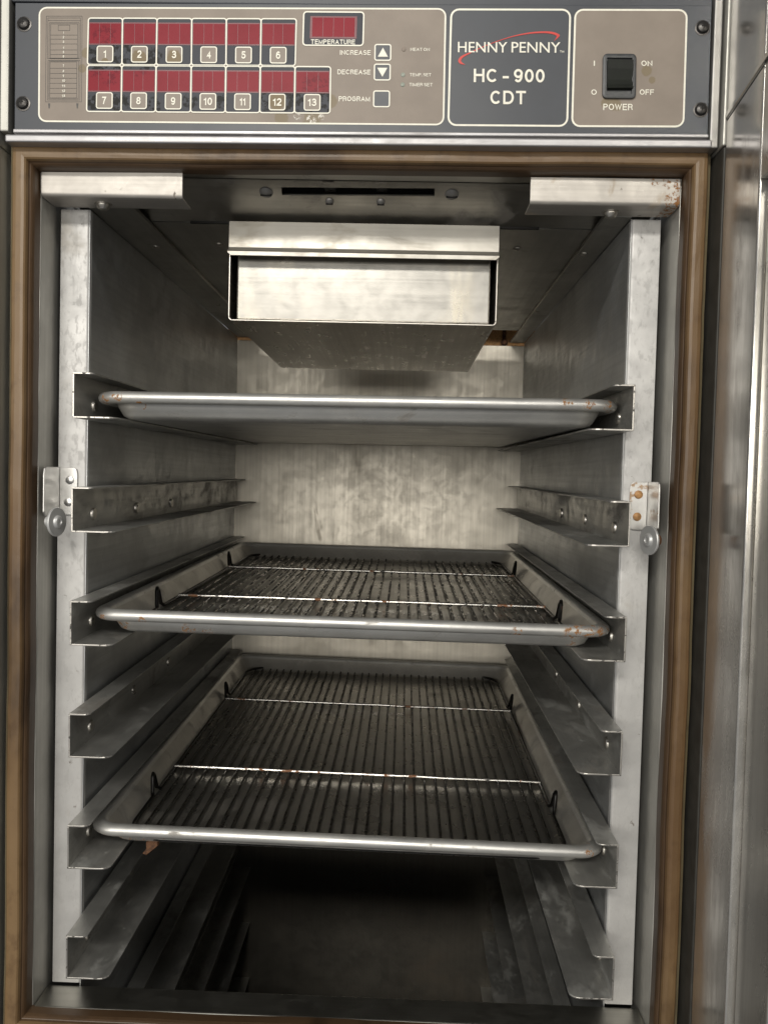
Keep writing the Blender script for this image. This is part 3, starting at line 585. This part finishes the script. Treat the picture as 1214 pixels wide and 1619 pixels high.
# ================================================================== rack sides with their rails
def rack_side(s, label):
    XW, XR, XO = (XWL, XRL, -.3136) if s > 0 else (XWR, XRR, .2419)
    t = thing('rack_side', label, 'rack side', (XW, .35, -.75), 'rack sides'); TB = tbase(t)
    b = MB(); b.box(min(XW, XW-s*.0012), max(XW, XW-s*.0012), YC+.0013, YB-.0015, -1.215, .2515); b.build('side_sheet', M['sheet'], t, 0, TB)
    # upright: front flange with a rounded corner into the side sheet
    b = MB(); R = .003
    ring = [(XO, YC), (XW-s*R, YC)]+[(XW-s*R+s*R*math.sin(a), YC+R-R*math.cos(a)) for a in [PI/2*i/5 for i in range(1, 6)]]+[(XW+s*.0003, YC+.0062), (XW-s*.0016, YC+.0062), (XW-s*.0016, YC+R+.002), (XW-s*.005, YC+.0016), (XO, YC+.0016)]
    b.loft([[(x, y, z) for x, y in ring] for z in (-.4862, .2510)], True, True, True, 0, True); b.build('upright', M['upright'], t, 0, TB, sharp=40)
    # rail mesh in its own frame: origin at the front upper outer corner
    def rail_mesh(length):
        b = MB(); th = .0015
        b.box(min(0, s*th), max(0, s*th), 0, length, -RH, 0)
        def lip(w, z, r0):
            pts = [(0, 0)]; c = (w-r0, r0)
            pts += [(c[0]+r0*math.sin(a), c[1]-r0*math.cos(a)) for a in [PI/2*i/4 for i in range(5)]]
            pts += [(w, length-.012), (w-.010, length), (0, length)]
            poly_ = [(s*x, y, z) for x, y in pts]; b.prism(poly_, (0, 0, th))
        lip(W1, -.0001, .006); lip(W2, -RH-.0001, .009)
        for i_, f_ in enumerate(b.f):           # cut edges at the front are bare metal
            if sum(b.v[q][1] for q in f_)/len(f_) < .0025 and max(b.v[q][1] for q in f_) < .008: b.m[i_] = 1
        return b
    mesh0 = None; stud0 = None
    for k in list(range(6))+[6.55, 7.55, 8.55, 9.55, 10.55]:
        z = Z0-k*DZ; sl = .012+.0025*min(k, 6)
        if mesh0 is None:
            o = rail_mesh(.718).build('rail', [M['rail'], M['rail_edge']], t, .0003, (0, 0, 0)); mesh0 = o
            b = MB(); b.lathe([(.0058, 0), (.0056, .0016), (.0050, .0023), (.0020, .0025), (0, .0025)], (0, 0, 0), (s, 0, 0), 18); sm = b.build('stud', M['rail_edge'], None, 0, (0, 0, 0)); stud0 = sm.data; bpy.data.objects.remove(sm)
        else:
            o = mesh0.copy(); COL.objects.link(o); o.parent = t
        yr = YR if k < 6 else YR+.05
        o.location = (XR-TB[0], yr-TB[1], z-TB[2]); o.rotation_euler = (sl, 0, random.uniform(-.002, .002)*s)
        for y in (.048, .175, .31) if k < 6 else ():
            so_ = bpy.data.objects.new('stud', stud0); COL.objects.link(so_); so_.parent = o; so_.location = (s*.0012, y, -RH*.64)
    # latch bracket on the upright with its washer
    b = MB(); th = .0016; zt, zb = .0105, -.0345; XL = -.3112 if s > 0 else .2385; XI = -.2945 if s > 0 else .2222
    fl = [(x, YC-.0022, z) for x, z in [(XL, zt), (XI-s*.004, zt), (XI-s*.001, zt-.0015), (XI, zt-.006), (XI, zb+.006), (XI-s*.001, zb+.0015), (XI-s*.004, zb), (XL, zb)]]
    b.prism(fl, (0, th, 0))
    X2 = XL+s*.0001
    lg = [(X2, y, z) for y, z in [(YC-.0022, zt), (.005, zt), (.0015, zt-.0015), (0, zt-.006), (0, zb+.004), (.002, zb), (YC-.0022, zb)]]
    b.prism(lg, (-s*th, 0, 0)); lt = b.build('latch_bracket', M['latch'] if s > 0 else M['latch_rusty'], t, .0005, TB)
    for px, py in (((111, 759), (108.5, 794)) if s > 0 else ((1008.8, 782), (1006.5, 817))):
        c = onY(px, py, YC-.002); b = MB(); b.lathe([(.0040, 0), (.0038, .0009), (.0028, .0014), (0, .0016)], (c.x, YC-.0022, c.z), (0, -1, 0), 16); b.build('rivet', M['latch'] if s > 0 else M['rivet_rust'], lt, 0, TB)
    c = onY(90, 825, -.002) if s > 0 else onY(1026, 854, -.002); ax = Vector((.975, -.22, 0) if s > 0 else (-.94, -.33, 0)).normalized()
    b = MB(); b.lathe([(.0128, -.0012), (.0132, -.0006), (.0132, .0006), (.0128, .0012), (.0070, .0013), (.0062, .0012), (.0058, .0022), (.0046, .0034), (.0026, .0036), (.0022, .0028), (.0, .0028)], c, ax, 32)
    b.build('washer', M['disc'], lt, 0, TB, sharp=25)
    b = MB(); b.lathe([(.0062, 0), (.0062, .006), (.0048, .0065), (.0048, .008)], c-ax*.0014, -ax, 18); b.build('washer_pin', M['rust'] if s < 0 else M['disc'], lt, 0, TB)
    return t
rack_side(1, 'rack side with clean steel rivets on its latch plate and stacked tray rails')
rack_side(-1, 'rack side with orange rusty rivets on its latch plate and stacked tray rails')

# ================================================================== drawer under the ceiling
dr = thing('ceiling_drawer', 'shallow stainless steel drawer hanging under the cabinet ceiling above the top pan', 'drawer', (-.033, .24, .158)); DB = tbase(dr)
x0, x1, y0, y1, zb, zt = -.1640, .0985, .0760, .415, .1590, .2553
b = MB(); t_ = .0013
b.box(x0, x0+t_, y0, y1, zb+.004, zt); b.box(x1-t_, x1, y0, y1, zb+.004, zt); b.box(x0+.004, x1-.004, y0, y1, zb, zb+t_)
for sx, xa in ((1, x0), (-1, x1)):
    ring = [(xa+sx*.004-sx*.004*math.cos(a), zb+.004-.004*math.sin(a)) for a in [PI/2*i/4 for i in range(5)]]; ri = [(xa+sx*.004-sx*(.004-t_)*math.cos(a), zb+.004-(.004-t_)*math.sin(a)) for a in [PI/2*i/4 for i in range(5)]]
    lp = ring+ri[::-1]; b.loft([[(x, y, z) for x, z in lp] for y in (y0, y1)], True, True, True, 0, True)
b.box(x0+t_, x1-t_, y1-t_, y1, zb+t_, zt); b.build('sleeve', M['sleeve'], dr, .0003, DB)
b = MB(); b.box(x0+.0058, x1-.0058, y0+.010, y1-.01, zb+.0030, .2350); b.build('drawer_box', M['drawer'], dr, .0018, DB, segs=3)
b = MB(); # pull lip: upright strip, then a nose bent forward
prf = [(.0745, .2551), (.0745, .2300), (.0735, .2285), (.0700, .2262), (.0686, .2245), (.0686, .2205), (.0700, .2205), (.0704, .2242), (.0716, .2252), (.0750, .2274), (.0760, .2290), (.0760, .2551)]
L = []
for x in (x0-.0004, x0+.003, x1-.003, x1+.0004):
    e = 1 if x in (x0-.0004, x1+.0004) else 0
    L.append([(x, y, z+(.0028 if e and z < .2215 else 0)) for y, z in prf])
b.loft(L, True, True, True, 0, False); b.build('pull_lip', M['drawer_lip'], dr, .0003, DB)

# ================================================================== sheet pans and their wire racks
TW, TL_ = .484, .690
def pan_mesh():
    b = MB(); R = .024
    def loop(ins, z):
        pts = rrect(-TW/2+ins, TW/2-ins, ins, TL_-ins, max(.011, R-ins*.5), 7); return [(x, y, z) for x, y in pts]
    bc, br_ = .0066, .0057
    outs = [(.034, .0000), (.0255, .0012), (.0205, .0042), (.0164, .0118), (.0150, .0158)]
    bead = [(bc+br_*1.1*math.cos(a), .0198+br_*math.sin(a)) for a in [math.radians(q) for q in (-25, -55, -90, -120, -150, 180, 150, 120, 90, 60, 30, 5)]]
    ins_ = [(.0182, .0150), (.0232, .0050), (.0275, .0022), (.0350, .0012)]
    b.loft([loop(i, z) for i, z in outs+bead+ins_], True, True, False, 0, True, [0]*(len(outs)+len(bead)-1)+[2]*3+[1])
    b.sheet(loop(.0350, .0012), 1)
    return b
def make_pan(name, label, k, slope, roll, dz=0.0):
    t = thing(name, label, 'sheet pan', group='sheet pans on the rails')
    t.location = (-.0337, .0130, Z0-k*DZ-RH+.0017+dz); t.rotation_euler = (slope, roll, 0)
    return t
panm = None
pans = []
for lab, k, sl, ro in (('empty aluminium sheet pan on the top pair of rails, right below the drawer', 0, .0150, -.006),
                       ('middle aluminium sheet pan with its front right corner stained by rust', 2, .0200, .005),
                       ('lowest aluminium sheet pan, a rust flake hanging under its left corner', 4, .0290, .012)):
    t = make_pan('sheet_pan', lab, k, sl, ro, .0012)
    if panm is None: o = pan_mesh().build('pan_body', [M['pan0'], M['pan_floor'], M['pan_inner']], t, 0, (0, 0, 0), sharp=80); panm = o
    else:
        o = panm.copy(); COL.objects.link(o); o.parent = t
        o.material_slots[0].link = 'OBJECT'; o.material_slots[0].material = M['pan%d' % k]
    pans.append(t)
# rust on the middle pan's corner and under the lowest pan
b = MB()
pts = []
for i in range(9):
    a = i/9*2*PI; rr = .0075*(1+.35*math.sin(3*a+1)+.2*math.sin(5*a)); pts.append((-.188+rr*.7*math.cos(a)+.004*math.sin(a), .0265+.002*math.sin(a), -.002+.0085*math.sin(a)-.002))
b.prism(pts, (.001, .004, 0)); b.build('rust_flake', M['rust'], pans[2], .0006, (0, 0, 0))

RW, RL = .426, .650
def rack(label, pan, y0, wmat):
    t = thing('wire_rack', label, 'wire rack', group='wire racks in the pans')
    t.location = pan.matrix_basis @ Vector((.0, y0, .0058)); t.rotation_euler = pan.rotation_euler
    fr = .0021; zf = 0.0; W = RW/2
    # frame wire with four upward V loops
    def side(x, d):
        ys = [.108, .473]; pts = []
        seq = []
        for yc in ys: seq += [(x, yc-.013, zf), (x+.002*(1 if x > 0 else -1), yc-.0075, zf+.003), (x+.0035*(1 if x > 0 else -1), yc-.0035, zf+.017), (x+.004*(1 if x > 0 else -1), yc, zf+.0205), (x+.0035*(1 if x > 0 else -1), yc+.0035, zf+.017), (x+.002*(1 if x > 0 else -1), yc+.0075, zf+.003), (x, yc+.013, zf)]
        return seq if d > 0 else seq[::-1]
    rc = .035
    def arc(cx, cy, a0): return [(cx+rc*math.cos(math.radians(a0+9*i*2)), cy+rc*math.sin(math.radians(a0+18*i)), zf) for i in range(6)]
    path = arc(W-rc, RL-rc, 0)+arc(-W+rc, RL-rc, 90)+side(-W, -1)+arc(-W+rc, rc, 180)+arc(W-rc, rc, 270)+side(W, 1)
    b = MB(); b.tube(path, fr, 8, True); b.build('frame', M['loop'], t, 0, (0, 0, 0), sharp=80)
    wm = None; n = 34
    for i in range(n):
        x = -W+RW*(i+1)/(n+1)
        inset = 0
        dx = W-abs(x)
        if dx < rc: inset = rc-math.sqrt(max(0, rc*rc-(rc-dx)**2))
        if wm is None:
            bb = MB(); bb.tube([(0, RL*q/8-RL/2, (noise.noise(Vector((q*.9, 1, 2)))*.0004)) for q in range(9)], .0013, 6); wm = bb.build('wire', wmat, t, 0, (0, 0, 0), sharp=80); o = wm
        else:
            o = wm.copy(); COL.objects.link(o); o.parent = t
        o.location = (x+random.uniform(-.0006, .0006), RL/2, -.0012+random.uniform(-.0003, .0002)); o.scale = (1, (RL-2*inset)/RL, 1); o.rotation_euler = (0, 0, random.uniform(-.0015, .0015))
    # the two cross bars, with burnt blobs where the wires are welded on
    for j, y in enumerate((.181, .455)):
        bb = MB(); bb.tube([(-W+RW*q/40, y+noise.noise(Vector((q*.21, j*5, 1)))*.0006, .0018+noise.noise(Vector((q*.25, j*3, 7)))*.0004) for q in range(41)], .0018, 8)
        bo = bb.build('cross_bar', M['bar'], t, 0, (0, 0, 0), sharp=80)
        bb = MB()
        for i in range(n):
            x = -W+RW*(i+1)/(n+1); r = random.uniform(.0014, .0024)
            bb.lathe([(0, -r), (r*.9, -r*.4), (r, 0), (r*.8, r*.5), (0, r*.8)], (x, y-.0012, .0002), (0, 0, 1), 6)
        bb.build('weld_spots', M['loop'], bo, 0, (0, 0, 0), sharp=80)
    return t
rack('dark wire rack lying in the middle pan, narrow strip of it in view', pans[1], .026, M['wire'])
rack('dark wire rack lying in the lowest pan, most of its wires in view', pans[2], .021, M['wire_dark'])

# ================================================================== the steel door standing at the right edge
dd = thing('steel_door', 'brushed stainless steel door side standing at the right edge of the cabinet', 'door', (.30, -.15, -.7)); BB = tbase(dd)
X = .2712
b = MB(); b.box(X, X+.012, -.1085, -.0375, -.9, .60); b.build('edge_strip', M['door'], dd, .0016, BB, segs=3)
b = MB(); b.box(X+.0004, X+.014, -.40, -.1100, .2365, .60); up = b.build('upper_panel', M['door_dull'], dd, .0012, BB)
b = MB(); b.box(X+.006, X+.016, -.1660, -.1105, -.9, .2300); b.build('door_face', M['door_dull'], dd, .0022, BB, segs=3)
b = MB()
for (pa, pb, dw, lift) in (((1148, 187), (1222, 76), .0042, .0008),):
    a, c = onX(*pa, X), onX(*pb, X); b.prism([(X-lift, a.y, a.z), (X-lift, c.y, c.z), (X-lift, c.y, c.z+dw), (X-lift, a.y, a.z+dw)], (lift+.0002, 0, 0))
b.build('seam_flange', M['door'], up, .0003, BB)
b = MB(); a, c = onX(1149, 189, X), onX(1222, 80, X); b.prism([(X-.0003, a.y, a.z-.0009), (X-.0003, c.y, c.z-.0009), (X-.0003, c.y, c.z), (X-.0003, a.y, a.z)], (.0003, 0, 0)); b.build('seam', M['void'], up, 0, BB)
b = MB(); b.box(X+.0140, X+.03, -.60, -.1100, -.95, .2360); b.build('dark_backdrop', M['void'], dd, 0, BB)  # black slab added behind the door face so the gap stays dark
